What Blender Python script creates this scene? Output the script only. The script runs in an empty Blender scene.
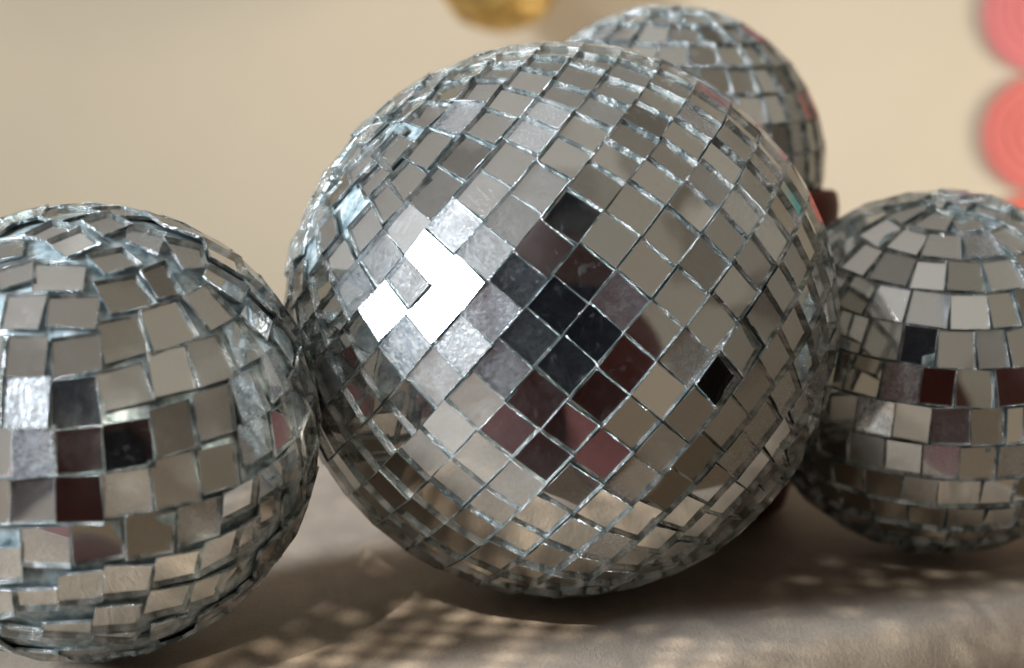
import bpy, bmesh, math, random
from mathutils import Vector, Matrix, noise
R_ = math.radians
PI = math.pi
random.seed(7)
sc = bpy.context.scene
col = sc.collection

# ---------------------------------------------------------------- helpers
def link(name, bm, mats, parent=None, smooth=False):
    me = bpy.data.meshes.new(name)
    bm.normal_update()
    bm.to_mesh(me); bm.free()
    for m in (mats if isinstance(mats, (list, tuple)) else [mats]):
        me.materials.append(m)
    if smooth:
        for p in me.polygons: p.use_smooth = True
    o = bpy.data.objects.new(name, me); col.objects.link(o)
    if parent: o.parent = parent
    return o

def thing(name, label, cat, loc=(0, 0, 0), group=None):
    o = bpy.data.objects.new(name, None); col.objects.link(o)
    o.location = loc; o.empty_display_size = .02
    tag(o, label, cat, group); return o

def tag(o, label=None, cat=None, group=None, kind=None):
    if label: o['label'] = label
    if cat: o['category'] = cat
    if group: o['group'] = group
    if kind: o['kind'] = kind
    return o

def lathe(bm, prof, n=48, mat=0, M=None):
    rings = []
    for r, z in prof:
        if r < 1e-6:
            v = bm.verts.new((0, 0, z)); rings.append([v])
        else:
            rings.append([bm.verts.new((r*math.cos(2*PI*k/n), r*math.sin(2*PI*k/n), z)) for k in range(n)])
    fs = []
    for a, b in zip(rings, rings[1:]):
        for k in range(n):
            k2 = (k+1) % n
            if len(a) == 1 and len(b) == 1: continue
            if len(a) == 1: f = bm.faces.new((a[0], b[k2], b[k]))
            elif len(b) == 1: f = bm.faces.new((a[k], a[k2], b[0]))
            else: f = bm.faces.new((a[k], a[k2], b[k2], b[k]))
            f.material_index = mat; f.smooth = True; fs.append(f)
    if M is not None:
        vs = {v for r in rings for v in r}
        for v in vs: v.co = M @ v.co
    return rings

# node helper
class NT:
    def __init__(s, name):
        s.m = bpy.data.materials.new(name); s.m.use_nodes = True
        s.t = s.m.node_tree; s.t.nodes.clear()
        s.out = s.t.nodes.new('ShaderNodeOutputMaterial')
    def n(s, typ, **kw):
        nd = s.t.nodes.new('ShaderNode'+typ)
        for k, v in kw.items():
            if k.startswith('_'): setattr(nd, k[1:], v)
            else: nd.inputs[k.replace('__', ' ')].default_value = v
        return nd
    def l(s, a, b): s.t.links.new(a, b)
    def ramp(s, src, stops, interp='LINEAR'):
        r = s.t.nodes.new('ShaderNodeValToRGB'); r.color_ramp.interpolation = interp
        e = r.color_ramp.elements
        while len(e) > 1: e.remove(e[-1])
        e[0].position, c = stops[0][0], stops[0][1]
        e[0].color = c if len(c) == 4 else (*c, 1)
        for p, c in stops[1:]:
            x = e.new(p); x.color = c if len(c) == 4 else (*c, 1)
        s.l(src, r.inputs[0]); return r
    def math(s, op, a, b=None, clamp=False):
        m = s.t.nodes.new('ShaderNodeMath'); m.operation = op; m.use_clamp = clamp
        for i, v in enumerate((a, b)):
            if v is None: continue
            if isinstance(v, (int, float)): m.inputs[i].default_value = v
            else: s.l(v, m.inputs[i])
        return m.outputs[0]

def g(v): return (v, v, v)

# ---------------------------------------------------------------- materials
def mat_mirror():
    s = NT('silvered_mirror_glass')
    tc = s.n('TexCoord'); 
    at = s.n('Attribute', _attribute_name='tile')          # R random, G dust, B second random
    sep = s.n('SeparateColor'); s.l(at.outputs['Color'], sep.inputs[0])
    rnd, dust, rnd2 = sep.outputs[0], sep.outputs[1], sep.outputs[2]
    # per tile shifted coordinates so no two tiles carry the same marks
    off = s.n('CombineXYZ'); s.l(rnd, off.inputs[0]); s.l(rnd2, off.inputs[1])
    mp = s.n('VectorMath', _operation='MULTIPLY_ADD'); s.l(off.outputs[0], mp.inputs[0]); mp.inputs[1].default_value = (3, 5, 0)
    s.l(tc.outputs['Object'], mp.inputs[2])
    P = mp.outputs[0]
    # fine grain (dust, pitted silvering)
    n1 = s.n('TexNoise', Scale=1500., Detail=4., Roughness=.7); s.l(P, n1.inputs['Vector'])
    n2 = s.n('TexNoise', Scale=260., Detail=3., Roughness=.6); s.l(P, n2.inputs['Vector'])
    n3 = s.n('TexNoise', Scale=420., Detail=5., Roughness=.65, Distortion=1.2); s.l(P, n3.inputs['Vector'])
    # scratches: stretched noise in a per-tile direction
    rot = s.n('VectorRotate', _rotation_type='EULER_XYZ'); s.l(P, rot.inputs['Vector'])
    ang = s.n('CombineXYZ')
    for i, q in enumerate((rnd, rnd2, rnd)): s.l(s.math('MULTIPLY', q, 6.28), ang.inputs[i])
    s.l(ang.outputs[0], rot.inputs['Rotation'])
    st = s.n('Mapping'); st.inputs['Scale'].default_value = (2400, 160, 2400); s.l(rot.outputs[0], st.inputs['Vector'])
    n4 = s.n('TexNoise', Scale=1., Detail=2.); s.l(st.outputs[0], n4.inputs['Vector'])
    scr = s.ramp(n4.outputs[0], [(.68, g(0)), (.76, g(1))]).outputs[0]
    smear = s.ramp(n3.outputs[0], [(.60, g(0)), (.78, g(1))]).outputs[0]
    grain = s.ramp(n1.outputs[0], [(.35, g(.25)), (.7, g(1))]).outputs[0]
    patch = s.ramp(n2.outputs[0], [(.3, g(.45)), (.7, g(1))]).outputs[0]
    speck = s.ramp(n1.outputs[0], [(.70, g(0)), (.75, g(1))]).outputs[0]
    d1 = s.math('MULTIPLY', s.math('MULTIPLY', dust, grain), patch)
    low = s.math('MULTIPLY', s.math('MULTIPLY', scr, .16), patch)
    sm = s.math('MULTIPLY', smear, .12)
    fac = s.math('ADD', s.math('ADD', d1, low), s.math('ADD', sm, s.math('MULTIPLY', speck, .25)), clamp=True)
    # slight waviness of the cheap glass
    wv = s.n('TexNoise', Scale=90., Detail=1.); s.l(P, wv.inputs['Vector'])
    bump = s.n('Bump', Strength=.03, Distance=.002); s.l(wv.outputs[0], bump.inputs['Height'])
    wb = s.n('TexNoise', Scale=900., Detail=3.); s.l(P, wb.inputs['Vector'])
    bump2 = s.n('Bump', Distance=.0003); s.l(wb.outputs[0], bump2.inputs['Height'])
    s.l(s.math('MULTIPLY', dust, .7), bump2.inputs['Strength']); s.l(bump.outputs[0], bump2.inputs['Normal'])
    tr = s.n('BsdfTransparent'); tr.inputs['Color'].default_value = (.965, .978, .974, 1)
    sh = s.n('BsdfGlossy', Roughness=.0); s.l(bump2.outputs[0], sh.inputs['Normal'])
    fr = s.n('Fresnel'); ge = s.n('NewGeometry'); s.l(s.math('SUBTRACT', 1.5, s.math('MULTIPLY', ge.outputs['Backfacing'], .8333)), fr.inputs['IOR'])   # the sheet is thin: same share coming in and going out
    gls = s.n('MixShader'); s.l(fr.outputs[0], gls.inputs[0]); s.l(tr.outputs[0], gls.inputs[1]); s.l(sh.outputs[0], gls.inputs[2])
    rough = s.n('BsdfGlossy', Roughness=.30); rough.inputs['Color'].default_value = (.80, .84, .88, 1)
    s.l(bump2.outputs[0], rough.inputs['Normal'])
    dif = s.n('BsdfDiffuse'); dif.inputs['Color'].default_value = (.60, .63, .66, 1)
    mx = s.n('MixShader', _label='haze'); mx.inputs[0].default_value = .45
    s.l(rough.outputs[0], mx.inputs[1]); s.l(dif.outputs[0], mx.inputs[2])
    m2 = s.n('MixShader'); s.l(fac, m2.inputs[0]); s.l(gls.outputs[0], m2.inputs[1]); s.l(mx.outputs[0], m2.inputs[2])
    s.l(m2.outputs[0], s.out.inputs[0]); return s.m

def mat_silver():
    s = NT('silver_backing')
    tc = s.n('TexCoord'); wv = s.n('TexNoise', Scale=90., Detail=1.); s.l(tc.outputs['Object'], wv.inputs['Vector'])
    bp = s.n('Bump', Strength=.03, Distance=.002); s.l(wv.outputs[0], bp.inputs['Height'])
    mir = s.n('BsdfGlossy', Roughness=.0); s.l(bp.outputs[0], mir.inputs['Normal']); mir.inputs['Color'].default_value = (.86, .85, .845, 1)
    s.l(mir.outputs[0], s.out.inputs[0]); return s.m

def mat_edge():
    s = NT('cut_glass_edge')
    tc = s.n('TexCoord')
    n1 = s.n('TexNoise', Scale=3200., Detail=4., Roughness=.75); s.l(tc.outputs['Object'], n1.inputs['Vector'])
    n2 = s.n('TexNoise', Scale=330., Detail=3.); s.l(tc.outputs['Object'], n2.inputs['Vector'])
    c = s.ramp(n2.outputs[0], [(.38, (.06, .08, .08)), (.5, (.55, .63, .62)), (.58, (1, 1, 1))]).outputs[0]  # glints put into the edge colour as near-black to white noise
    b = s.n('Bump', Strength=1., Distance=.0009); s.l(n1.outputs[0], b.inputs['Height'])
    b2 = s.n('Bump', Strength=.5, Distance=.002); s.l(n2.outputs[0], b2.inputs['Height']); s.l(b.outputs[0], b2.inputs['Normal'])
    gl = s.n('BsdfGlossy', Roughness=.14); s.l(c, gl.inputs['Color']); s.l(b2.outputs[0], gl.inputs['Normal'])
    df = s.n('BsdfDiffuse'); df.inputs['Color'].default_value = (.66, .74, .74, 1)
    m = s.n('MixShader'); m.inputs[0].default_value = .11
    s.l(gl.outputs[0], m.inputs[1]); s.l(df.outputs[0], m.inputs[2])
    s.l(m.outputs[0], s.out.inputs[0]); return s.m

def mat_glue():
    s = NT('glue_and_foam')
    tc = s.n('TexCoord')
    n1 = s.n('TexNoise', Scale=300., Detail=5., Roughness=.6); s.l(tc.outputs['Object'], n1.inputs['Vector'])
    c = s.ramp(n1.outputs[0], [(.33, (.12, .17, .19)), (.5, (.34, .42, .44)), (.66, (.62, .68, .70))]).outputs[0]
    b = s.n('Bump', Strength=.8, Distance=.001); s.l(n1.outputs[0], b.inputs['Height'])
    p = s.n('BsdfPrincipled', Roughness=.25, Metallic=.25); s.l(c, p.inputs['Base Color']); s.l(b.outputs[0], p.inputs['Normal'])
    s.l(p.outputs[0], s.out.inputs[0]); return s.m

def mat_simple(name, colr, rough=.6, metal=0., nscale=80., namt=.12, bump=.2, dist=.001, sheen=0.):
    s = NT(name)
    tc = s.n('TexCoord')
    n1 = s.n('TexNoise', Scale=nscale, Detail=5., Roughness=.6); s.l(tc.outputs['Object'], n1.inputs['Vector'])
    lo = tuple(x*(1-namt) for x in colr); hi = tuple(min(1, x*(1+namt)) for x in colr)
    c = s.ramp(n1.outputs[0], [(.3, lo), (.7, hi)]).outputs[0]
    b = s.n('Bump', Strength=bump, Distance=dist); s.l(n1.outputs[0], b.inputs['Height'])
    p = s.n('BsdfPrincipled', Roughness=rough, Metallic=metal)
    p.inputs['Sheen Weight'].default_value = sheen
    s.l(c, p.inputs['Base Color']); s.l(b.outputs[0], p.inputs['Normal'])
    s.l(p.outputs[0], s.out.inputs[0]); return s.m

def mat_suede():
    s = NT('brushed_suede')
    tc = s.n('TexCoord')
    mp = s.n('Mapping'); mp.inputs['Scale'].default_value = (1, .5, 1); mp.inputs['Rotation'].default_value = (0, 0, R_(12)); s.l(tc.outputs['Object'], mp.inputs[0])
    n1 = s.n('TexNoise', Scale=1300., Detail=5., Roughness=.7, Distortion=.6); s.l(mp.outputs[0], n1.inputs['Vector'])
    n2 = s.n('TexNoise', Scale=75., Detail=4., Distortion=.8); s.l(mp.outputs[0], n2.inputs['Vector'])
    n3 = s.n('TexNoise', Scale=14., Detail=3.); s.l(tc.outputs['Object'], n3.inputs['Vector'])
    c1 = s.ramp(n2.outputs[0], [(.3, SUEDE_LO), (.7, SUEDE_HI)]).outputs[0]
    c2 = s.ramp(n3.outputs[0], [(.3, g(.85)), (.7, g(1.1))]).outputs[0]
    c3 = s.ramp(n1.outputs[0], [(.35, g(.86)), (.65, g(1.12))]).outputs[0]
    m1 = s.n('MixRGB', _blend_type='MULTIPLY'); m1.inputs[0].default_value = 1; s.l(c1, m1.inputs[1]); s.l(c2, m1.inputs[2])
    m2 = s.n('MixRGB', _blend_type='MULTIPLY'); m2.inputs[0].default_value = 1; s.l(m1.outputs[0], m2.inputs[1]); s.l(c3, m2.inputs[2])
    b = s.n('Bump', Strength=.6, Distance=.0005); s.l(n1.outputs[0], b.inputs['Height'])
    b2 = s.n('Bump', Strength=.3, Distance=.0015); s.l(n2.outputs[0], b2.inputs['Height']); s.l(b.outputs[0], b2.inputs['Normal'])
    p = s.n('BsdfPrincipled', Roughness=.62); p.inputs['Specular IOR Level'].default_value = .35
    p.inputs['Sheen Weight'].default_value = .15
    s.l(m2.outputs[0], p.inputs['Base Color']); s.l(b2.outputs[0], p.inputs['Normal'])
    s.l(p.outputs[0], s.out.inputs[0]); return s.m
SUEDE_LO = (.205, .152, .105); SUEDE_HI = (.320, .246, .174)

M_MIR = mat_mirror(); M_SILVER = mat_silver(); M_EDGE = mat_edge(); M_GLUE = mat_glue()
M_SUEDE = mat_suede()
M_WALL = mat_simple('cream_wall_paint', (.560, .470, .346), .85, 0, 6., .03, .15, .002)
M_GOLD = mat_simple('crumpled_gold_foil', (.78, .48, .16), .30, 1., 45., .45, 1., .012)
M_CUP = mat_simple('dark_red_brown_glaze', (.105, .014, .005), .5, 0, 40., .2, .1)
M_CUP.node_tree.nodes['Principled BSDF'].inputs['Specular IOR Level'].default_value = .2
M_CORAL = [mat_simple('coral_felt_pink', (.66, .185, .175), .8, 0, 300., .08, .3, .001, .3),
           mat_simple('coral_felt', (.66, .165, .13), .8, 0, 300., .08, .3, .001, .3),
           mat_simple('coral_felt_orange', (.68, .14, .09), .8, 0, 300., .08, .3, .001, .3)]
M_TEAL = mat_simple('teal_felt', (.07, .42, .38), .8, 0, 300., .08, .3, .001, .3)
M_STRING = mat_simple('thread', (.5, .42, .3), .8)
M_SHIRT = mat_simple('maroon_cotton', (.095, .014, .008), .85, 0, 150., .2, .3, .001, .2)
M_NAVY = mat_simple('navy_knit', (.010, .014, .026), .8, 0, 200., .2, .3)
M_SKIN = mat_simple('skin', (.055, .018, .016), .6, 0, 60., .1, .1)  # shade of the backlit face is put into this dark colour
M_HAIR = mat_simple('dark_hair', (.006, .008, .014), .4, 0, 300., .3, .5)
M_PHONE = mat_simple('black_phone_glass', (.0015, .0045, .016), .55, 0, 20., .1, 0)
M_PHONE.node_tree.nodes['Principled BSDF'].inputs['Specular IOR Level'].default_value = .12

# ---------------------------------------------------------------- mirror ball
def add_tile(bm, lay, quad, n, thick, rnd, dust):
    """A square of mirror glass: mirror face, narrow ground bevel, cut sides, open back hidden in the glue. quad: 4 outer corners in order."""
    c = sum(quad, Vector())/4
    pts = [q - n*((q-c).dot(n)) for q in quad]          # flatten on the tile's own plane
    bev = .00009
    def inset(P, a):
        out = []
        for i in range(4):
            e1 = (P[(i+1) % 4]-P[i]).normalized(); e2 = (P[i-1]-P[i]).normalized()
            out.append(P[i] + (e1+e2)*a)
        return out
    top = [p - n*.0003 for p in inset(pts, bev)]; pts = [p - n*.0003 for p in pts]; mid = [p - n*bev for p in pts]; bot = [p - n*thick for p in inset(pts, .0002)]
    V = [[bm.verts.new(p) for p in L] for L in (top, mid, bot)]
    colr = (rnd[0], dust, rnd[1], 1)
    fs = []
    # orientation
    nrm = (top[1]-top[0]).cross(top[2]-top[0])
    flip = nrm.dot(n) < 0
    def F(vs, m):
        f = bm.faces.new(vs[::-1] if flip else vs); f.material_index = m; fs.append(f)
    F(V[0], 0)
    F(V[2], 2)
    for a, b in ((0, 1), (1, 2)):
        for i in range(4):
            j = (i+1) % 4
            F([V[a][j], V[a][i], V[b][i], V[b][j]], 1)
    for f in fs:
        for lp in f.loops: lp[lay] = colr

def rot_in_plane(quad, n, ang, shift=Vector()):
    c = sum(quad, Vector())/4
    M = Matrix.Rotation(ang, 3, n)
    return [c + M @ (q-c) + shift for q in quad]

def frame(pole, view):
    p = Vector(pole).normalized(); v = Vector(view).normalized()
    e1 = (v - p*v.dot(p)).normalized(); e2 = -p.cross(e1)
    return p, e1, e2

def ball(label, centre, R, pole, view, lines, pitch, rows, tilt, gap, mess, traced=None, aim=(), seed=1, group='mirror balls', hole=.0):
    rng = random.Random(seed)
    t = thing('mirror_ball', label, 'mirror ball', (centre[0], centre[1], centre[2]-R), group)
    up = Vector((0, 0, R))
    thick = .0006
    bm = bmesh.new()
    bmesh.ops.create_icosphere(bm, subdivisions=5, radius=R-thick-.00125)
    for v in bm.verts:
        v.co *= 1 + .004*noise.noise(v.co*120)
        v.co += up
    p, e1, e2 = frame(pole, view)
    def S(lat, lon):
        la, lo = R_(lat), R_(lon)
        return p*math.sin(la) + (e1*math.cos(lo)+e2*math.sin(lo))*math.cos(la)
    core = link('glued_core', bm, M_GLUE, t, True)
    bm = bmesh.new(); lay = bm.loops.layers.float_color.new('tile')
    tr_c = []
    def put(quad_dirs, la, lo, key=None, mess_here=0., sink=0.):
        n = sum(quad_dirs, Vector()).normalized()
        ai = None
        for q in aim:
            if (n-q[0]).length < R_(pitch)*.5 and (ai is None or (n-q[0]).length < (n-ai[0]).length): ai = q
        x = rng.random(); d = .02 + .05*rng.random() if x < .72 else (.12 + .25*rng.random() if x < .93 else .55)
        q = [u*R for u in quad_dirs]
        c = sum(q, Vector())/4
        q = [c + (u-c)*(1 - gap*(1+.5*rng.uniform(-1, 1))) for u in q]
        if ai and ai[2] is not None: d = ai[2]
        # place the plane so that the outer corners touch the radius
        tx, ty = rng.gauss(0, tilt), rng.gauss(0, tilt)
        if mess_here: tx, ty = rng.gauss(0, tilt+2.2*mess_here), rng.gauss(0, tilt+2.2*mess_here)
        a1 = (quad_dirs[1]-quad_dirs[0]).normalized(); a2 = n.cross(a1)
        nn = (n + a1*math.tan(R_(tx)) + a2*math.tan(R_(ty))).normalized()
        if ai and ai[1] is not None:
            pos = Vector(centre) + n*R
            need = ((Vector((0, 0, .1004))-pos).normalized() + (Vector(ai[1])-pos).normalized()).normalized()
            ang = need.angle(n); lim = R_(ai[3])
            if ang > 1e-4: nn = n.slerp(need, min(1, lim/ang)).normalized()
        pos = Vector(centre) + n*R
        for lamp, lim in AVOID:                     # a tile set at exactly this angle would flash the lamp: it is turned aside
            h = ((Vector((0, 0, .1004))-pos).normalized() + (Vector(lamp)-pos).normalized()).normalized()
            ang = h.angle(nn)
            if ang < R_(lim):
                ax = h.cross(nn)
                if ax.length < 1e-4: ax = a1
                nn = (Matrix.Rotation(R_(lim)-ang, 3, ax.normalized()) @ nn).normalized()
        q = rot_in_plane(q, n, R_(rng.gauss(0, 1.0+13*mess_here)), (a1*rng.gauss(0, 1)+a2*rng.gauss(0, 1))*R*(.002+.015*mess_here))
        lift = rng.gauss(0, .00010+.0002*mess_here)
        q = [u + n*(lift-sink) + up for u in q]
        add_tile(bm, lay, q, nn, thick+.0002, (rng.random(), rng.random()), d)
    if traced:
        for k, Q in enumerate(traced):
            qd = [Vector(v).normalized() for v in Q]
            tr_c.append(sum(qd, Vector()).normalized())
            put(qd, 0, 0, ('t', k), 0)
    a0, da = lines
    kmin = math.ceil((-90-a0)/da - .2); kmax = math.floor((90-a0)/da + .2)
    for k in range(kmin-1, kmax+1):
        l0, l1 = max(-90, a0+da*k), min(90, a0+da*(k+1))
        if l1-l0 < da*.55: continue
        mid = (l0+l1)/2
        n_full = max(3, round(360*math.cos(R_(mid))/pitch))
        step = 360/n_full
        lons = rows.get(k)
        B = []
        if lons:
            lons = sorted(lons)
            ps = pitch/math.cos(R_(mid))
            B = list(lons)
            while B[-1]+ps < lons[0]+360+ps*.3: B.append(B[-1]+ps)
            rem = lons[0]+360 - B[-1]
            if rem > ps*.5: B.append(lons[0]+360)
            else: B[-1] = lons[0]+360
        else:
            s0 = rng.uniform(0, step)
            B = [s0+i*step for i in range(n_full+1)]
        m_row = mess(mid) if callable(mess) else 0
        for i in range(len(B)-1):
            x0, x1 = B[i], B[i+1]
            w0 = rng.uniform(-.25, .25)*(x1-x0)*.08
            quad = [S(l0, x0), S(l0, x1), S(l1, x1), S(l1, x0)]
            # near the pole tiles stay square: use the mean width
            wmid = (x1-x0)*math.cos(R_(mid))
            quad = []
            for (la, lo) in ((l0, x0), (l0, x1), (l1, x1), (l1, x0)):
                cx = (x0+x1)/2; sgn = 1 if lo > cx else -1
                cl = max(math.cos(R_(la)), .12)
                half = (.5*wmid/cl)*.65 + .5*(x1-x0)*.35
                half = min(half, (x1-x0)*.5*1.02) if abs(mid) < 60 else min(half, (x1-x0)*.55)
                quad.append(S(la, cx+sgn*half))
            n = sum(quad, Vector()).normalized()
            sink = 0.
            if tr_c:
                near = min((n-c).length for c in tr_c)/R_(pitch)
                if near < .80: continue
                if near < 1.3: sink = .00045            # tucked slightly under its neighbours
            lonw = ((x0+x1)/2+180) % 360-180
            key = (k, round(lonw))
            mm = mess(mid, lonw) if callable(mess) else 0.
            if mm and rng.random() < hole*mm: continue
            put(quad, mid, lonw, key, mm, sink)
    link('mirror_tiling', bm, [M_MIR, M_EDGE, M_SILVER], t)
    return t
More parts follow.
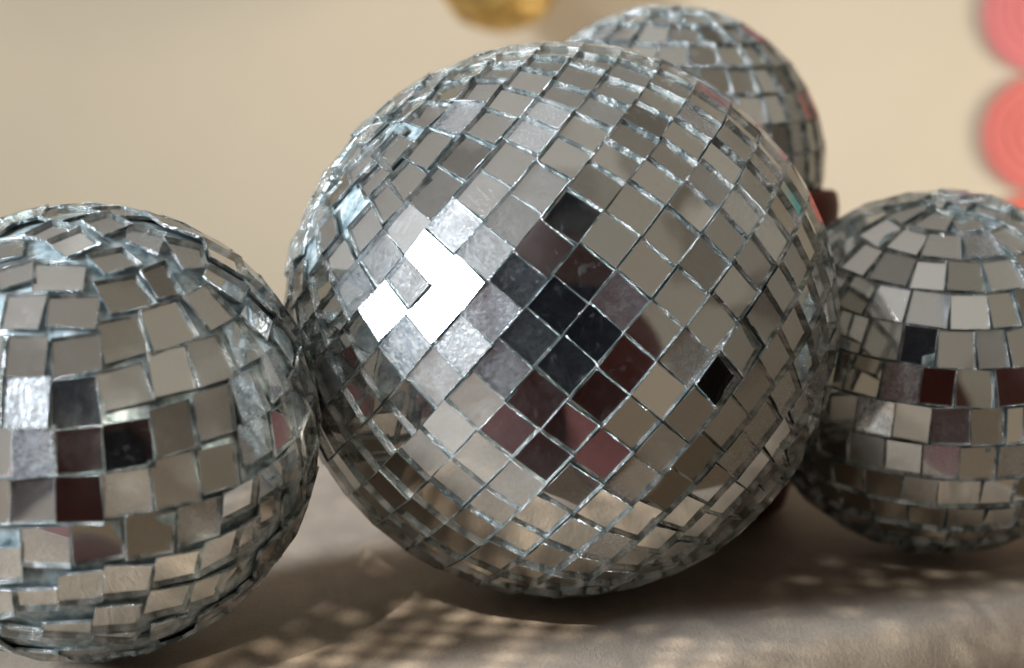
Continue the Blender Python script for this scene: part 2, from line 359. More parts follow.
LEFT_TILES = [
[[-0.012,-0.615,0.788],[0.168,-0.602,0.781],[0.179,-0.704,0.687],[0.012,-0.725,0.689]],
[[-0.011,-0.501,0.866],[0.094,-0.396,0.914],[0.196,-0.482,0.854],[0.094,-0.577,0.812]],
[[-0.118,-0.43,0.895],[-0.047,-0.343,0.938],[0.078,-0.385,0.92],[-0.018,-0.49,0.872]],
[[0.169,-0.561,0.811],[0.279,-0.468,0.838],[0.367,-0.513,0.776],[0.257,-0.617,0.744]],
[[0.233,-0.671,0.704],[0.357,-0.577,0.735],[0.448,-0.634,0.631],[0.311,-0.738,0.599]],
[[-0.173,-0.619,0.766],[-0.037,-0.595,0.803],[-0.006,-0.687,0.727],[-0.137,-0.71,0.691]],
[[-0.09,-0.739,0.668],[0.056,-0.739,0.671],[0.049,-0.834,0.55],[-0.087,-0.829,0.553]],
[[0.081,-0.75,0.657],[0.246,-0.71,0.659],[0.257,-0.8,0.542],[0.086,-0.826,0.557]],
[[0.087,-0.323,0.942],[0.158,-0.195,0.968],[0.269,-0.285,0.92],[0.195,-0.429,0.882]],
[[0.266,-0.288,0.92],[0.403,-0.246,0.882],[0.406,-0.418,0.813],[0.289,-0.417,0.862]],
[[-0.308,-0.434,0.846],[-0.125,-0.449,0.885],[-0.095,-0.564,0.82],[-0.254,-0.569,0.782]],
[[0.38,-0.543,0.749],[0.444,-0.444,0.778],[0.532,-0.526,0.664],[0.457,-0.606,0.651]],
[[0.418,-0.292,0.86],[0.539,-0.173,0.824],[0.59,-0.292,0.753],[0.525,-0.408,0.747]],
[[0.596,-0.273,0.755],[0.729,-0.181,0.66],[0.725,-0.33,0.604],[0.595,-0.385,0.705]],
[[0.543,-0.539,0.644],[0.609,-0.409,0.679],[0.72,-0.414,0.557],[0.65,-0.558,0.516]],
[[0.406,-0.687,0.603],[0.521,-0.575,0.631],[0.608,-0.619,0.497],[0.48,-0.752,0.453]],
[[0.737,-0.382,0.558],[0.75,-0.263,0.607],[0.832,-0.222,0.508],[0.826,-0.335,0.452]],
[[0.693,-0.502,0.517],[0.741,-0.408,0.534],[0.823,-0.403,0.4],[0.761,-0.533,0.37]],
[[0.582,-0.662,0.473],[0.677,-0.552,0.487],[0.749,-0.575,0.33],[0.635,-0.705,0.317]],
[[0.454,-0.775,0.44],[0.57,-0.681,0.46],[0.63,-0.712,0.311],[0.487,-0.825,0.285]],
[[0.828,-0.409,0.384],[0.854,-0.327,0.404],[0.921,-0.3,0.247],[0.875,-0.438,0.204]],
[[0.734,-0.6,0.318],[0.805,-0.49,0.335],[0.864,-0.472,0.176],[0.782,-0.605,0.146]],
[[0.61,-0.742,0.277],[0.725,-0.622,0.297],[0.757,-0.64,0.132],[0.652,-0.751,0.107]],
[[0.473,-0.849,0.234],[0.595,-0.762,0.255],[0.628,-0.773,0.092],[0.502,-0.862,0.062]],
[[0.77,-0.626,0.126],[0.854,-0.497,0.152],[0.873,-0.488,0.004],[0.787,-0.616,-0.03]],
[[0.48,-0.876,0.037],[0.614,-0.787,0.051],[0.63,-0.766,-0.126],[0.49,-0.86,-0.142]],
[[0.641,-0.765,0.059],[0.752,-0.655,0.073],[0.759,-0.645,-0.089],[0.65,-0.753,-0.104]],
[[0.833,-0.549,-0.07],[0.91,-0.413,-0.031],[0.91,-0.382,-0.161],[0.827,-0.528,-0.195]],
[[0.872,-0.465,0.154],[0.927,-0.319,0.197],[0.95,-0.31,0.038],[0.886,-0.464,-0.007]],
[[0.715,-0.687,-0.125],[0.822,-0.562,-0.094],[0.81,-0.547,-0.211],[0.7,-0.671,-0.246]],
[[0.831,-0.517,-0.204],[0.894,-0.412,-0.174],[0.874,-0.384,-0.298],[0.816,-0.481,-0.321]],
[[0.272,-0.781,0.562],[0.402,-0.706,0.583],[0.454,-0.766,0.454],[0.313,-0.853,0.419]],
[[-0.062,-0.854,0.517],[0.095,-0.847,0.523],[0.096,-0.923,0.373],[-0.055,-0.924,0.38]],
[[0.109,-0.854,0.508],[0.267,-0.808,0.525],[0.295,-0.869,0.396],[0.145,-0.917,0.372]],
[[0.283,-0.881,0.38],[0.428,-0.804,0.412],[0.481,-0.831,0.279],[0.324,-0.913,0.249]],
[[-0.05,-0.931,0.362],[0.114,-0.925,0.361],[0.113,-0.974,0.196],[-0.045,-0.979,0.2]],
[[0.128,-0.926,0.355],[0.278,-0.887,0.368],[0.304,-0.933,0.192],[0.144,-0.972,0.183]],
[[-0.006,-0.983,0.184],[0.141,-0.973,0.185],[0.149,-0.989,0.018],[-0.001,-1.0,0.008]],
[[0.147,-0.973,0.178],[0.307,-0.933,0.186],[0.315,-0.949,0.021],[0.155,-0.988,0.014]],
[[0.316,-0.929,0.193],[0.47,-0.859,0.202],[0.484,-0.874,0.034],[0.329,-0.944,0.02]],
[[-0.013,-1.0,-0.011],[0.145,-0.989,-0.001],[0.138,-0.977,-0.163],[-0.022,-0.986,-0.167]],
[[0.152,-0.988,-0.001],[0.308,-0.951,-0.009],[0.302,-0.937,-0.176],[0.149,-0.974,-0.17]],
[[0.32,-0.947,0.009],[0.472,-0.881,0.023],[0.474,-0.868,-0.15],[0.317,-0.935,-0.158]],
[[0.014,-0.979,-0.202],[0.178,-0.964,-0.196],[0.165,-0.921,-0.354],[-0.002,-0.937,-0.349]],
[[0.198,-0.962,-0.187],[0.367,-0.912,-0.186],[0.357,-0.875,-0.329],[0.197,-0.922,-0.334]],
[[0.389,-0.906,-0.169],[0.555,-0.815,-0.167],[0.528,-0.782,-0.33],[0.373,-0.866,-0.334]],
[[0.567,-0.808,-0.159],[0.697,-0.703,-0.144],[0.682,-0.671,-0.291],[0.555,-0.773,-0.308]],
[[-0.177,-0.942,-0.286],[-0.006,-0.961,-0.276],[-0.027,-0.91,-0.414],[-0.201,-0.882,-0.427]],
[[0.126,-0.91,-0.395],[0.281,-0.877,-0.39],[0.249,-0.814,-0.525],[0.101,-0.845,-0.525]],
[[0.3,-0.882,-0.365],[0.458,-0.802,-0.382],[0.419,-0.754,-0.506],[0.269,-0.822,-0.503]],
[[0.478,-0.804,-0.353],[0.622,-0.699,-0.352],[0.588,-0.66,-0.468],[0.451,-0.755,-0.476]],
[[0.639,-0.698,-0.323],[0.761,-0.578,-0.295],[0.723,-0.545,-0.425],[0.604,-0.645,-0.467]],
[[-0.051,-0.887,-0.459],[0.102,-0.885,-0.455],[0.088,-0.83,-0.551],[-0.056,-0.831,-0.553]],
[[0.231,-0.796,-0.56],[0.385,-0.732,-0.562],[0.34,-0.647,-0.682],[0.193,-0.711,-0.676]],
[[0.429,-0.747,-0.508],[0.569,-0.646,-0.509],[0.517,-0.579,-0.63],[0.375,-0.664,-0.646]],
[[0.582,-0.638,-0.504],[0.689,-0.535,-0.489],[0.628,-0.468,-0.622],[0.532,-0.561,-0.634]],
[[0.018,-0.777,-0.629],[0.184,-0.758,-0.626],[0.149,-0.682,-0.716],[-0.007,-0.721,-0.693]],
[[0.189,-0.683,-0.705],[0.34,-0.612,-0.714],[0.29,-0.542,-0.789],[0.164,-0.637,-0.753]],
[[-0.164,-0.749,-0.641],[-0.014,-0.741,-0.671],[-0.038,-0.689,-0.723],[-0.185,-0.685,-0.705]],
[[0.397,-0.603,-0.692],[0.522,-0.538,-0.662],[0.444,-0.474,-0.76],[0.352,-0.511,-0.784]],
[[0.762,-0.582,-0.284],[0.823,-0.506,-0.257],[0.8,-0.47,-0.374],[0.732,-0.543,-0.41]],
[[0.699,-0.531,-0.48],[0.763,-0.468,-0.446],[0.717,-0.448,-0.535],[0.645,-0.474,-0.599]],
[[-0.226,-0.857,-0.463],[-0.064,-0.889,-0.453],[-0.085,-0.815,-0.573],[-0.267,-0.741,-0.617]],
[[-0.274,-0.81,0.519],[-0.074,-0.853,0.517],[-0.067,-0.923,0.379],[-0.242,-0.892,0.381]],
[[-0.246,-0.898,0.364],[-0.065,-0.93,0.362],[-0.057,-0.978,0.2],[-0.226,-0.953,0.201]],
[[-0.193,-0.963,0.19],[-0.018,-0.983,0.184],[-0.012,-1.0,0.014],[-0.194,-0.981,0.01]],
[[-0.195,-0.981,-0.009],[-0.025,-1.0,-0.008],[-0.034,-0.985,-0.167],[-0.202,-0.964,-0.173]]]
LAMP = (-.62, -.20, 1.02)
AVOID = [(LAMP, 3.6)]
P_WIN, P_ROOM, P_TOP, P_DAP = 14., 1.9, 5.5, 26.
BALL = Vector((.0113, .3344, .065))
wdir = Vector((-.81, -.50, .32)).normalized()
WIN = BALL+wdir*1.35; WINLOW = WIN-Vector((0, 0, .10))
CHEST = (0, -.15, .18); CHESTB = (.05, -.12, .22); PHONE = (0, -.01, .10); HAIR = (0, -.12, .60); LAP = (0, .05, -.22); ARM = (.26, -.10, .08); ARML = (-.26, -.10, .08); WALL = (.9, 1.25, .2)
WORLD_X = [(0, (.40, .375, .345)), (.40, (.34, .31, .275)), (.55, (.235, .21, .175)), (.75, (.20, .17, .13)), (1, (.18, .155, .125))]
WORLD_Z = [(.0, (.6, .5, .4)), (.42, (.8, .74, .68)), (.5, (1, 1, 1)), (1, (1.1, 1.12, 1.15))]
AIM_MAIN = [(Vector((-0.117, -0.539, 0.834)), (0, -.6, 1.5), 0.02, 6),
(Vector((-0.165, -0.616, 0.77)), (0, -.6, 1.5), 0.02, 6),
(Vector((0.043, -0.523, 0.851)), (0, -.6, 1.5), 0.02, 6),
(Vector((-0.422, -0.857, 0.297)), WINLOW, 0.05, 5),
(Vector((-0.329, -0.924, 0.196)), WINLOW, 0.04, 9),
(Vector((-0.436, -0.893, 0.11)), WINLOW, 0.04, 7),
(Vector((-0.515, -0.857, 0.008)), WINLOW, 0.3, 4),
(Vector((0.012, -0.912, 0.41)), HAIR, 0.03, 5),
(Vector((-0.151, -0.966, 0.212)), PHONE, 0.12, 7),
(Vector((-0.034, -0.988, 0.149)), PHONE, 0.02, 4),
(Vector((0.069, -0.995, 0.067)), PHONE, 0.02, 4),
(Vector((-0.128, -0.99, 0.051)), PHONE, 0.1, 7),
(Vector((0.058, -0.968, 0.244)), CHESTB, 0.02, 4),
(Vector((-0.068, -0.946, 0.317)), CHEST, 0.03, 5),
(Vector((0.121, -0.932, 0.343)), CHEST, 0.02, 5),
(Vector((-0.013, -0.999, -0.036)), CHEST, 0.04, 4),
(Vector((0.084, -0.996, -0.028)), CHEST, 0.02, 4),
(Vector((0.203, -0.979, 0.02)), ARM, 0.02, 4),
(Vector((0.281, -0.955, -0.094)), ARM, 0.02, 4),
(Vector((0.004, -0.979, -0.204)), LAP, 0.03, 5),
(Vector((-0.121, -0.985, -0.119)), CHEST, 0.04, 4),
(Vector((0.137, -0.978, -0.159)), LAP, 0.02, 5),
(Vector((-0.249, -0.961, -0.117)), ARML, 0.2, 5),
(Vector((-0.181, -0.956, -0.229)), LAP, 0.06, 5),
(Vector((-0.21, -0.977, -0.04)), ARML, 0.3, 4),
(Vector((-0.045, -0.94, -0.339)), None, 0.05, 0),
(Vector((0.211, -0.926, -0.311)), None, 0.08, 0),
(Vector((0.089, -0.955, -0.284)), LAP, 0.02, 5),
(Vector((0.455, -0.887, -0.083)), (.99, .10, -.19), 0.0, 7),
(Vector((-0.362, -0.839, 0.407)), None, 0.45, 0),
(Vector((-0.502, -0.784, 0.366)), None, 0.16, 0),
(Vector((-0.609, -0.727, 0.317)), None, 0.2, 0),
(Vector((-0.27, -0.906, 0.326)), None, 0.35, 0),
(Vector((-0.216, -0.97, 0.109)), None, 0.5, 0),
(Vector((-0.569, -0.811, 0.132)), WINLOW, 0.85, 6),
(Vector((-0.344, -0.938, 0.024)), WINLOW, 0.7, 3),
(Vector((-0.422, -0.903, -0.086)), WINLOW, 0.4, 3),
(Vector((-0.144, -0.909, -0.392)), None, 0.4, 0),
(Vector((0.273, -0.912, -0.305)), None, 0.3, 0),
(Vector((0.537, -0.778, -0.326)), WINLOW, 0.75, 0),
(Vector((0.535, -0.845, 0.013)), WALL, 0.1, 8),
(Vector((0.485, -0.842, -0.235)), None, 0.4, 0),
(Vector((0.394, -0.902, -0.178)), None, 0.2, 0),
(Vector((0.549, -0.786, 0.284)), None, 0.1, 0)]
AIM_LEFT = [(Vector((0.389, -0.914, 0.118)), (.3, .6, 1.2), 0.02, 8),
(Vector((0.031, -0.991, 0.133)), None, 0.6, 0),
(Vector((0.114, -0.991, -0.069)), None, 0.4, 0),
(Vector((0.026, -0.997, -0.067)), (-.6, -.6, .5), 0.2, 6),
(Vector((0.271, -0.929, -0.252)), (.7, .1, -.05), 0.05, 9),
(Vector((0.456, -0.859, -0.233)), (.7, .1, -.05), 0.05, 9),
(Vector((0.204, -0.872, 0.445)), (-.3, -.4, 1.2), 0.03, 6),
(Vector((0.217, -0.933, 0.288)), (0, -.15, -.06), 0.12, 9),
(Vector((0.222, -0.967, 0.129)), (0, -.15, -.06), 0.08, 11),
(Vector((0.678, -0.735, 0.007)), (.9, -.6, .3), 0.02, 5),
(Vector((0.033, -0.958, 0.285)), WINLOW, 0.9, 7),
(Vector((0.067, -0.992, 0.108)), None, 0.95, 0),
(Vector((0.395, -0.916, -0.067)), None, 0.45, 0),
(Vector((0.779, -0.572, 0.258)), None, 0.45, 0),
(Vector((0.814, -0.578, 0.054)), None, 0.5, 0),
(Vector((0.091, -0.995, -0.05)), None, 0.4, 0),
(Vector((0.217, -0.973, -0.073)), CHEST, 0.03, 2),
(Vector((0.398, -0.91, 0.118)), None, 0.02, 0),
(Vector((0.147, -0.947, -0.285)), None, 0.3, 0),
(Vector((0.197, -0.866, -0.46)), None, 0.25, 0),
(Vector((0.45, -0.843, -0.294)), None, 0.15, 0),
(Vector((0.908, -0.211, 0.361)), WINLOW, 0.3, 0)]
AIM_RIGHT = [(Vector((-0.034, -0.996, 0.08)), (.8, -.5, .3), 0.03, 8),
(Vector((-0.193, -0.951, 0.243)), (.8, -.6, .5), 0.03, 8),
(Vector((-0.096, -0.989, -0.116)), (.8, -.5, -.1), 0.1, 6),
(Vector((-0.078, -0.953, -0.294)), (.8, -.5, -.1), 0.1, 6),
(Vector((-0.361, -0.897, 0.255)), PHONE, 0.08, 8),
(Vector((-0.429, -0.901, 0.065)), None, 0.7, 0),
(Vector((-0.276, -0.959, 0.064)), (.02, -.15, -.06), 0.02, 10),
(Vector((-0.426, -0.431, 0.796)), (0, -.6, 1.5), 0.02, 8),
(Vector((-0.546, -0.829, -0.12)), None, 0.75, 0),
(Vector((-0.233, -0.965, -0.12)), None, 0.4, 0),
(Vector((0.062, -0.996, 0.065)), PHONE, 0.02, 8),
(Vector((-0.387, -0.914, -0.12)), None, 0.12, 0)]
AIM_BACK = [(Vector((-0.135, -0.626, 0.768)), (0, -.6, 1.5), 0.02, 8)]
CAM_H = .1004; TH = R_(6.6)
VIEW = (0, -.9934, .1149)
ROWS_MAIN = {
-6:[40.7,29.5,17.6,5.7,-4.0], -5:[36.8,28.0,18.6,8.2,-3.2,-12.7,-22.8],
-4:[52.4,43.1,35.8,28.8,21.2,12.2,3.5,-5.2,-12.8,-19.5,-29.1],
-3:[61.3,50.6,42.4,34.9,27.5,19.9,11.2,3.1,-4.8,-12.3,-20.8,-29.9],
-2:[63.4,54.0,46.0,38.5,32.0,25.5,18.4,10.3,2.6,-4.4,-12.6,-20.9,-29.2,-37.2,-44.6,-52.1,-60.6],
-1:[62.7,54.2,46.9,39.6,33.2,26.5,18.7,11.2,3.8,-3.6,-10.9,-18.6,-26.3,-34.7,-42.8,-50.4,-59.6,-69.1],
0:[57.7,48.5,40.9,33.7,26.9,18.8,11.3,3.8,-3.3,-10.7,-18.7,-26.4,-34.8,-42.3,-49.5,-57.4],
1:[50.4,42.3,34.6,27.4,19.4,11.4,3.7,-3.8,-11.3,-18.7,-26.6,-35.0,-41.8,-49.2],
2:[44.8,35.9,28.2,20.4,11.8,4.0,-3.6,-11.5,-20.2,-29.3,-38.0,-45.8],
3:[47.3,38.0,30.1,21.8,13.3,5.0,-3.7,-12.2,-21.2,-29.9,-39.4],
4:[18.5,9.1,-0.4,-9.9,-19.3,-29.3,-39.6]}
ROWS_RIGHT = {2:[53.1,32.4,15.9,-1.5],1:[46,30.3,14.6,-.2],0:[42.5,29.7,18.4,5.4,-4.8],-1:[45,33.8,22.1,11.9,-.1],
-2:[39.7,28.7,18.1,7.3,-2.7],-3:[41.5,30.2,19.8,9.6,-1.1],-4:[36.5,25.0,14.7,2.2]}

def mess_main(la, lo=None):
    if lo is None: return 0
    a = max(0., min(1., (-44-la)/10.)) if lo < 45 else max(0, min(.4, (-50-la)/10))
    return a*.8
def mess_left(la, lo=None):
    return 0 if lo is None else .07
ball('largest mirror ball, its rows of square mirror tiles running slantwise', (.0113, .3344, .0650), .065,
     (.7639, .0017, -.6454), VIEW, (-3.48, 7.89), 7.5, ROWS_MAIN, .55, .018, mess_main, aim=AIM_MAIN, seed=3, hole=.12)
ball('smaller mirror ball of crooked loosely set tiles, leftmost on the suede bench', (-.0862, .2883, .0470), .0470,
     (-.10, -.42, .90), VIEW, (3., 11.1), 10.8, {}, 1.0, -.10, mess_left, traced=LEFT_TILES, aim=AIM_LEFT, seed=5)
ball('small mirror ball resting low on the suede to the right of the largest ball', (.1108, .3689, .04775), .04775,
     (-.0453, -.2932, .955), VIEW, (25.95, 11.09), 10.6, ROWS_RIGHT, 1.2, .035, lambda a, b=None: 0 if b is None else (.25 if a > 55 else .04), aim=AIM_RIGHT, seed=11)
ball('mirror ball raised highest, set in a dark red cup behind the largest ball', (.0452, .4231, .1017), .0467,
     (.022, -.1287, .9915), VIEW, (41.7, 10.7), 10.6, {}, 1.2, .035, lambda a, b=None: 0 if b is None else .04, aim=AIM_BACK, seed=17)

# ---------------------------------------------------------------- cup under the raised ball
t = thing('round_cup', 'dark red-brown round cup holding the raised mirror ball', 'cup', (.0452, .4231, 0))
bm = bmesh.new()
lathe(bm, [(0, .0002), (.034, .0002), (.037, .002), (.040, .012), (.0475, .05), (.0500, .078), (.0505, .090), (.0499, .0935), (.0488, .0945)], 96)
link('cup_body', bm, M_CUP, t)
bm = bmesh.new()
lathe(bm, [(.0488, .0945), (.0480, .0938), (.0477, .090), (.0474, .078), (.0445, .051), (.037, .015), (0, .008)], 96)
link('cup_lining', bm, M_CUP, t)

# ---------------------------------------------------------------- suede bench
a = math.atan(.526); U = Vector((math.cos(a), math.sin(a), 0)); W = Vector((-math.sin(a), math.cos(a), 0))
P0 = Vector((.0735, .2927, 0))
bm = bmesh.new()
rr = .014
prof = []
for k in range(9):
    b = PI/2*k/8
    prof.append((rr-rr*math.sin(PI/2-b), -rr+rr*math.cos(PI/2-b)))     # front edge rolling over
front = [(-.0 , -.16), (0, -.05)] + [(rr*(1-math.cos(x)), -rr*(1-math.sin(x))) for x in [PI/2*k/10 for k in range(11)]]
DEP = .47
back = [(DEP-v, z) for v, z in reversed(front)]
NY = 40
mid = [(rr+(DEP-2*rr)*k/NY, 0) for k in range(1, NY)]
prof = front+mid+back
NX = 90
grid = []
for i in range(NX+1):
    u = -.62+1.3*i/NX
    rowv = []
    for v, z in prof:
        q = P0+U*u+W*(v-rr*.4)
        dz = .0004*noise.noise(Vector((u*30, v*30, 0)))*min(1, max(0, (v-.0)/.02))
        wv = .0012*noise.noise(Vector((u*9, 3, z*20))) if v < .02 else 0
        rowv.append(bm.verts.new((q.x-W.x*wv, q.y-W.y*wv, z+dz-.0004)))
    grid.append(rowv)
for i in range(NX):
    for j in range(len(prof)-1):
        f = bm.faces.new((grid[i][j], grid[i+1][j], grid[i+1][j+1], grid[i][j+1])); f.smooth = True
for rv in (grid[0], grid[-1]):
    bm.faces.new(rv if rv is grid[0] else rv[::-1])
bench = link('suede_bench', bm, M_SUEDE)
tag(bench, 'brown suede covered bench with a softly rounded front edge, under all the mirror balls', 'bench')

# ---------------------------------------------------------------- wall
bm = bmesh.new()
bmesh.ops.create_cube(bm, size=1, matrix=Matrix.Translation((0, 1.30, -.1)) @ Matrix.Diagonal((3.4, .1, 2.0, 1)))
tag(link('wall', bm, M_WALL), kind='structure')

# ---------------------------------------------------------------- felt rosettes on the wall
def rosettes(label, x, n, z0, mats, group):
    t = thing('rosette_garland', label, 'garland', (x, 1.2462, z0))
    for k in range(n):
        bm = bmesh.new()
        prof = [(0, .010)]
        R = .0500; NR = 54
        for i in range(1, NR+1):
            r = R*i/NR
            ridge = .0095*abs(math.sin(PI*r/.0098))
            prof.append((r, .006*(1-(r/R)**2)+.004+ridge))
        prof += [(R+.001, .002), (R, -.004), (R-.002, -.009), (0, -.009)]
        lathe(bm, prof, 72, M=Matrix.Translation((.002*math.sin(k*2.1), 0, k*.1025)) @ Matrix.Diagonal((1, .42, 1, 1)) @ Matrix.Rotation(R_(90), 4, 'X'))
        link('rosette', bm, mats[min(k, len(mats)-1)], t)
    bm = bmesh.new()
    bmesh.ops.create_cone(bm, cap_ends=True, segments=10, radius1=.0012, radius2=.0012, depth=n*.1025+.25, matrix=Matrix.Translation((0, .011, n*.05+.1)))
    link('hanging_thread', bm, M_STRING, t, True)
    return t
rosettes('coral red garland of ridged round felt rosettes on the cream wall', .4565, 9, -.2785, [M_CORAL[2], M_CORAL[2], M_CORAL[2], M_CORAL[2], M_CORAL[1], M_CORAL[0]], None)
rosettes('second coral garland between the visible one and the teal one, seen only in mirrors', .84, 9, -.31, [M_CORAL[2]], None)
rosettes('teal garland of felt rosettes farthest along the wall, seen only in the mirrors', 1.06, 9, -.33, [M_TEAL], None)

# ---------------------------------------------------------------- gold bauble
t = thing('hanging_bauble', 'crumpled gold foil bauble hanging above the largest mirror ball', 'bauble', (-.0095, 1.13, .2565))
bm = bmesh.new()
bmesh.ops.create_icosphere(bm, subdivisions=5, radius=.0505)
for v in bm.verts: v.co *= 1+.035*noise.noise(v.co*45)+.02*noise.noise(v.co*110)
link('foil_globe', bm, M_GOLD, t, True)
bm = bmesh.new(); lathe(bm, [(0, .062), (.006, .062), (.007, .048), (0, .046)], 24)
link('cap', bm, M_GOLD, t)
bm = bmesh.new(); bmesh.ops.create_cone(bm, cap_ends=True, segments=8, radius1=.0006, radius2=.0006, depth=.5, matrix=Matrix.Translation((0, 0, .31)))
link('hanging_thread', bm, M_STRING, t, True)

# ---------------------------------------------------------------- photographer (seen in the mirrors)
def skin_chain(name, verts, edges, radii, mat, parent, root=0, sub=2):
    me = bpy.data.meshes.new(name); me.from_pydata(verts, edges, []); me.materials.append(mat)
    o = bpy.data.objects.new(name, me); col.objects.link(o); o.parent = parent
    m = o.modifiers.new('Skin', 'SKIN'); m.use_smooth_shade = True
    sl = me.skin_vertices[0].data if me.skin_vertices else None
    if sl is None:
        return o
    for i, r in enumerate(radii):
        sl[i].radius = r if isinstance(r, tuple) else (r, r)
        sl[i].use_root = (i == root)
    s = o.modifiers.new('Sub', 'SUBSURF'); s.levels = sub; s.render_levels = sub
    return o
def skin_obj(name, verts, edges, radii, mat, parent, root=0, sub=2):
    me = bpy.data.meshes.new(name); me.from_pydata(verts, edges, []); me.materials.append(mat)
    bm = bmesh.new(); bm.from_mesh(me)
    lay = bm.verts.layers.skin.verify()
    for i, v in enumerate(bm.verts):
        r = radii[i]; v[lay].radius = r if isinstance(r, tuple) else (r, r); v[lay].use_root = (i == root)
    bm.to_mesh(me); bm.free()
    o = bpy.data.objects.new(name, me); col.objects.link(o); o.parent = parent
    m = o.modifiers.new('Skin', 'SKIN'); m.use_smooth_shade = True
    s = o.modifiers.new('Sub', 'SUBSURF'); s.levels = sub; s.render_levels = sub
    return o
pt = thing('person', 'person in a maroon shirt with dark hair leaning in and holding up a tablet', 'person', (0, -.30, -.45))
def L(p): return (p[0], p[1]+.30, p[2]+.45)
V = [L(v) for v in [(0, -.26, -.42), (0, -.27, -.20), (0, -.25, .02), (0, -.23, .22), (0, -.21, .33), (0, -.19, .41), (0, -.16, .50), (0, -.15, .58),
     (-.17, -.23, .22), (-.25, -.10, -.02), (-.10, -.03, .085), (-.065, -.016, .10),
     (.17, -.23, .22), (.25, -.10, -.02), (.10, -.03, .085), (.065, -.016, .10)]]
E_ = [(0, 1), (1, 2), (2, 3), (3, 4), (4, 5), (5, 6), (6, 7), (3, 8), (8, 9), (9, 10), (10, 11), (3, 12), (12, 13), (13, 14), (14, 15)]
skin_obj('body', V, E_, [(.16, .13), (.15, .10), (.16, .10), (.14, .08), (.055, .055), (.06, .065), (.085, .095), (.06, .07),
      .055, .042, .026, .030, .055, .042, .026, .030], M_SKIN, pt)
VS = V[:4]+[V[4]]+[V[8], V[9], L((-.13, -.05, .076)), V[12], V[13], L((.13, -.05, .076)), L((-.10, -.02, -.30)), L((-.13, .15, -.26)), L((.10, -.02, -.30)), L((.13, .15, -.26))]
skin_obj('shirt', VS, [(0, 1), (1, 2), (2, 3), (3, 4), (3, 5), (5, 6), (6, 7), (3, 8), (8, 9), (9, 10), (0, 11), (11, 12), (0, 13), (13, 14)],
      [(.18, .15), (.16, .12), (.17, .12), (.15, .10), (.07, .07), .085, .068, .050, .085, .068, .050, .11, .085, .11, .085], M_SHIRT, pt)
skin_obj('hair', [L(v) for v in [(0, -.20, .42), (0, -.215, .54), (0, -.16, .635), (-.02, -.09, .63), (0, -.07, .585)]], [(0, 1), (1, 2), (2, 3), (3, 4)], [(.12, .08), (.125, .09), (.11, .08), (.08, .04), (.07, .02)], M_HAIR, pt)
# fingers closed round the phone
for sx in (-1, 1):
    for k in range(4):
        z = .072+.0155*k
        skin_obj('finger', [L(v) for v in [(sx*.092, -.030, z), (sx*.114, -.018, z+.001), (sx*.111, -.002, z+.001), (sx*.094, .0015, z)]], [(0, 1), (1, 2), (2, 3)], [.009, .0085, .0078, .0065], M_SKIN, pt, sub=1)
pm = bmesh.new()
bmesh.ops.create_cube(pm, size=1, matrix=Matrix.Translation((0, -.012, 0)) @ Matrix.Diagonal((.215, .008, .150, 1)))  # phone slab enlarged to widen its dark reflection
bmesh.ops.bevel(pm, geom=[e for e in pm.edges], offset=.0035, segments=3, affect='EDGES')
ph = thing('smartphone', 'black tablet held in both hands, enlarged for its dark reflection, seen only in the mirrors', 'smartphone', (0, 0, CAM_H))
link('smartphone_case', pm, M_PHONE, ph)
bm = bmesh.new(); lathe(bm, [(0, 0), (.008, 0), (.0085, -.003), (0, -.003)], 32, M=Matrix.Translation((-.05, -.0065, .018)) @ Matrix.Rotation(R_(-90), 4, 'X'))
link('lens', bm, M_PHONE, ph)

# ---------------------------------------------------------------- light
def area(name, loc, aim, sx, sy, power, colr):
    l = bpy.data.lights.new(name, 'AREA'); l.shape = 'RECTANGLE'; l.size = sx; l.size_y = sy; l.energy = power; l.color = colr
    o = bpy.data.objects.new(name, l); col.objects.link(o); o.location = loc
    o.rotation_euler = (Vector(aim)-Vector(loc)).to_track_quat('-Z', 'Y').to_euler()
    return o
BALL = Vector((.0113, .3344, .065))
wl = area('window_light', WIN, BALL, .26, .34, P_WIN, (.82, .91, 1.0))
wl.data.spread = R_(110)
rl = area('room_light', (1.25, .70, .06), (-.05, 1.22, .16), .30, .5, P_ROOM, (1.0, .93, .82)); rl.data.spread = R_(58)
area('added_top_light', LAMP, (.03, .34, 0), .20, .20, P_TOP, (.95, .98, 1.0))  # added lamp, high on the window side, to brighten the tile edges

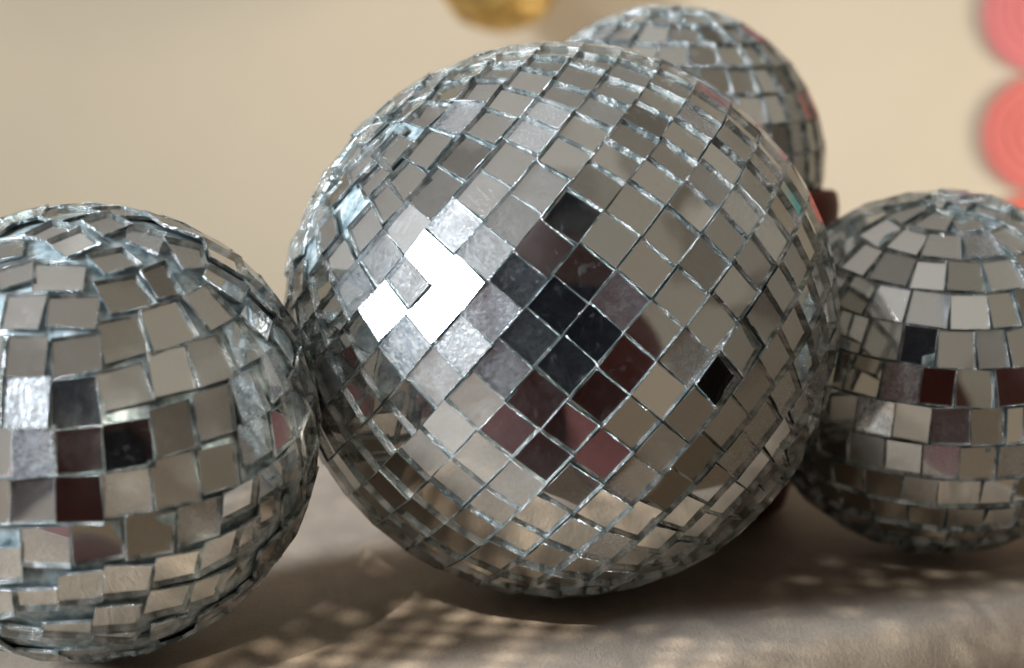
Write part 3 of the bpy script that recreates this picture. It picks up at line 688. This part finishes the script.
# added lamps: patterned beams stand in for light the tiles throw on suede
def dapple(name, loc, aim, rad, power, pitch, rot, seed, colr=(1.0, .95, .86)):
    l = bpy.data.lights.new(name, 'SPOT'); l.energy = power; l.color = colr; l.shadow_soft_size = .0028
    o = bpy.data.objects.new(name, l); col.objects.link(o); o.location = loc
    v = Vector(aim)-Vector(loc); dist = v.length
    o.rotation_euler = v.to_track_quat('-Z', 'Y').to_euler()
    l.spot_size = 2*math.atan(rad/dist); l.spot_blend = .9
    l.use_nodes = True; t = l.node_tree; t.nodes.clear()
    out = t.nodes.new('ShaderNodeOutputLight'); em = t.nodes.new('ShaderNodeEmission'); tcn = t.nodes.new('ShaderNodeTexCoord')
    def M(op, *a):
        m = t.nodes.new('ShaderNodeMath'); m.operation = op
        for i, q in enumerate(a):
            if isinstance(q, (int, float)): m.inputs[i].default_value = q
            else: t.links.new(q, m.inputs[i])
        return m.outputs[0]
    sx = t.nodes.new('ShaderNodeSeparateXYZ'); t.links.new(tcn.outputs['Normal'], sx.inputs[0])
    z = M('ABSOLUTE', sx.outputs[2])
    CY = 1/max(.3, -v.normalized().z)*1.0
    ca, sa = math.cos(rot), math.sin(rot); k = dist/pitch
    X = M('DIVIDE', sx.outputs[0], z); Y = M('DIVIDE', sx.outputs[1], z)
    cb = t.nodes.new('ShaderNodeCombineXYZ'); t.links.new(M('MULTIPLY', X, k*.6), cb.inputs[0]); t.links.new(M('MULTIPLY', Y, k*.6), cb.inputs[1]); cb.inputs[2].default_value = seed
    ns = t.nodes.new('ShaderNodeTexNoise'); ns.inputs['Scale'].default_value = .5; t.links.new(cb.outputs[0], ns.inputs['Vector'])
    wob = M('MULTIPLY', M('SUBTRACT', ns.outputs[0], .5), .7)
    u = M('ADD', M('ADD', M('MULTIPLY', X, k*ca), M('MULTIPLY', Y, k*sa)), wob)
    w_ = M('ADD', M('SUBTRACT', M('MULTIPLY', Y, k*ca*CY), M('MULTIPLY', X, k*sa*CY)), M('MULTIPLY', wob, .8))
    fu = M('SUBTRACT', M('FRACT', u), .5); fw = M('SUBTRACT', M('FRACT', w_), .5)
    cu = M('SMOOTH_MIN', M('MAXIMUM', M('MULTIPLY', M('SUBTRACT', .36, M('ABSOLUTE', fu)), 9), 0), 1, .2)
    cw = M('SMOOTH_MIN', M('MAXIMUM', M('MULTIPLY', M('SUBTRACT', .30, M('ABSOLUTE', fw)), 8), 0), 1, .2)
    ce = t.nodes.new('ShaderNodeCombineXYZ'); t.links.new(M('FLOOR', u), ce.inputs[0]); t.links.new(M('FLOOR', w_), ce.inputs[1]); ce.inputs[2].default_value = seed
    wn = t.nodes.new('ShaderNodeTexWhiteNoise'); t.links.new(ce.outputs[0], wn.inputs['Vector'])
    amp = M('MAXIMUM', M('SUBTRACT', M('MULTIPLY', wn.outputs['Value'], 1.5), .45), 0)
    t.links.new(M('ADD', M('MULTIPLY', M('MULTIPLY', cu, cw), amp), 0), em.inputs['Strength'])
    t.links.new(em.outputs[0], out.inputs[0]); return o
dapple('dapple_light', (-.14, -.02, .35), (-.002, .273, 0), .066, P_DAP*1.6, .0080, .18, 3.)
dapple('dapple_light', (-.045, .0, .20), (-.055, .335, 0), .045, P_DAP*.8, .0088, -.5, 9., (1., .9, .75))
dapple('dapple_light', (.02, -.02, .35), (.098, .318, 0), .045, P_DAP*.5, .0082, .1, 5.)

w = bpy.data.worlds.new('World'); sc.world = w; w.use_nodes = True
nt = w.node_tree; nt.nodes.clear()
tc = nt.nodes.new('ShaderNodeTexCoord'); bg = nt.nodes.new('ShaderNodeBackground'); ow = nt.nodes.new('ShaderNodeOutputWorld')
sp = nt.nodes.new('ShaderNodeSeparateXYZ'); nt.links.new(tc.outputs['Generated'], sp.inputs[0])
def ramp(src, stops):
    r = nt.nodes.new('ShaderNodeValToRGB'); e = r.color_ramp.elements
    while len(e) > 1: e.remove(e[-1])
    e[0].position = stops[0][0]; e[0].color = (*stops[0][1], 1)
    for p, c in stops[1:]: x = e.new(p); x.color = (*c, 1)
    nt.links.new(src, r.inputs[0]); return r.outputs[0]
def mth(op, a, b):
    m = nt.nodes.new('ShaderNodeMath'); m.operation = op
    for i, v in enumerate((a, b)):
        if isinstance(v, (int, float)): m.inputs[i].default_value = v
        else: nt.links.new(v, m.inputs[i])
    return m.outputs[0]
x01 = mth('MULTIPLY_ADD', sp.outputs[0], .5); nt.nodes[-1].inputs[2].default_value = .5
z01 = mth('MULTIPLY_ADD', sp.outputs[2], .5); nt.nodes[-1].inputs[2].default_value = .5
cx = ramp(x01, WORLD_X); cz = ramp(z01, WORLD_Z)
mu = nt.nodes.new('ShaderNodeMixRGB'); mu.blend_type = 'MULTIPLY'; mu.inputs[0].default_value = 1
vo = nt.nodes.new('ShaderNodeTexVoronoi'); vo.inputs['Scale'].default_value = 3.6; vo.distance = 'CHEBYCHEV'; nt.links.new(tc.outputs['Generated'], vo.inputs['Vector'])
sv = nt.nodes.new('ShaderNodeSeparateColor'); nt.links.new(vo.outputs['Color'], sv.inputs[0])
vc = ramp(sv.outputs[0], [(0, (.40, .38, .36)), (.22, (.78, .76, .72)), (.5, (1.0, 1.0, 1.0)), (.78, (1.12, 1.12, 1.12)), (1, (1.75, 1.8, 1.85))])
mv = nt.nodes.new('ShaderNodeMixRGB'); mv.blend_type = 'MULTIPLY'; mv.inputs[0].default_value = 1
nt.links.new(cx, mv.inputs[1]); nt.links.new(vc, mv.inputs[2]); cx = mv.outputs[0]
# dark spot painted into the surroundings so a tile reflects black
dd = nt.nodes.new('ShaderNodeVectorMath'); dd.operation = 'DISTANCE'; nt.links.new(tc.outputs['Generated'], dd.inputs[0]); dd.inputs[1].default_value = Vector((.945, -.18, -.243)).normalized()
dk = ramp(dd.outputs['Value'], [(.12, (.03, .03, .03)), (.14, (1, 1, 1))])
md = nt.nodes.new('ShaderNodeMixRGB'); md.blend_type = 'MULTIPLY'; md.inputs[0].default_value = 1
nt.links.new(cx, md.inputs[1]); nt.links.new(dk, md.inputs[2]); cx = md.outputs[0]
nt.links.new(cx, mu.inputs[1]); nt.links.new(cz, mu.inputs[2]); nt.links.new(mu.outputs[0], bg.inputs[0])
bg.inputs[1].default_value = 1.0
nt.links.new(bg.outputs[0], ow.inputs[0])

# ---------------------------------------------------------------- camera
cd = bpy.data.cameras.new('Camera'); cam = bpy.data.objects.new('Camera', cd); col.objects.link(cam)
cam.location = (0, 0, CAM_H); cam.rotation_euler = (R_(90)-TH, 0, 0)
cd.sensor_width = 36; cd.lens = 1422/1024*36; cd.clip_start = .001; cd.clip_end = 100
cd.dof.use_dof = True; cd.dof.focus_distance = .292; cd.dof.aperture_fstop = 10.5
sc.camera = cam
sc.view_settings.view_transform = 'Standard'; sc.view_settings.look = 'None'; sc.view_settings.exposure = 0; sc.view_settings.gamma = 1
cy = sc.cycles
cy.max_bounces = 18; cy.glossy_bounces = 12; cy.transmission_bounces = 14; cy.diffuse_bounces = 4
cy.caustics_reflective = True; cy.caustics_refractive = True; cy.blur_glossy = .6
cy.sample_clamp_indirect = 25; cy.transparent_max_bounces = 16; cy.use_denoising = True
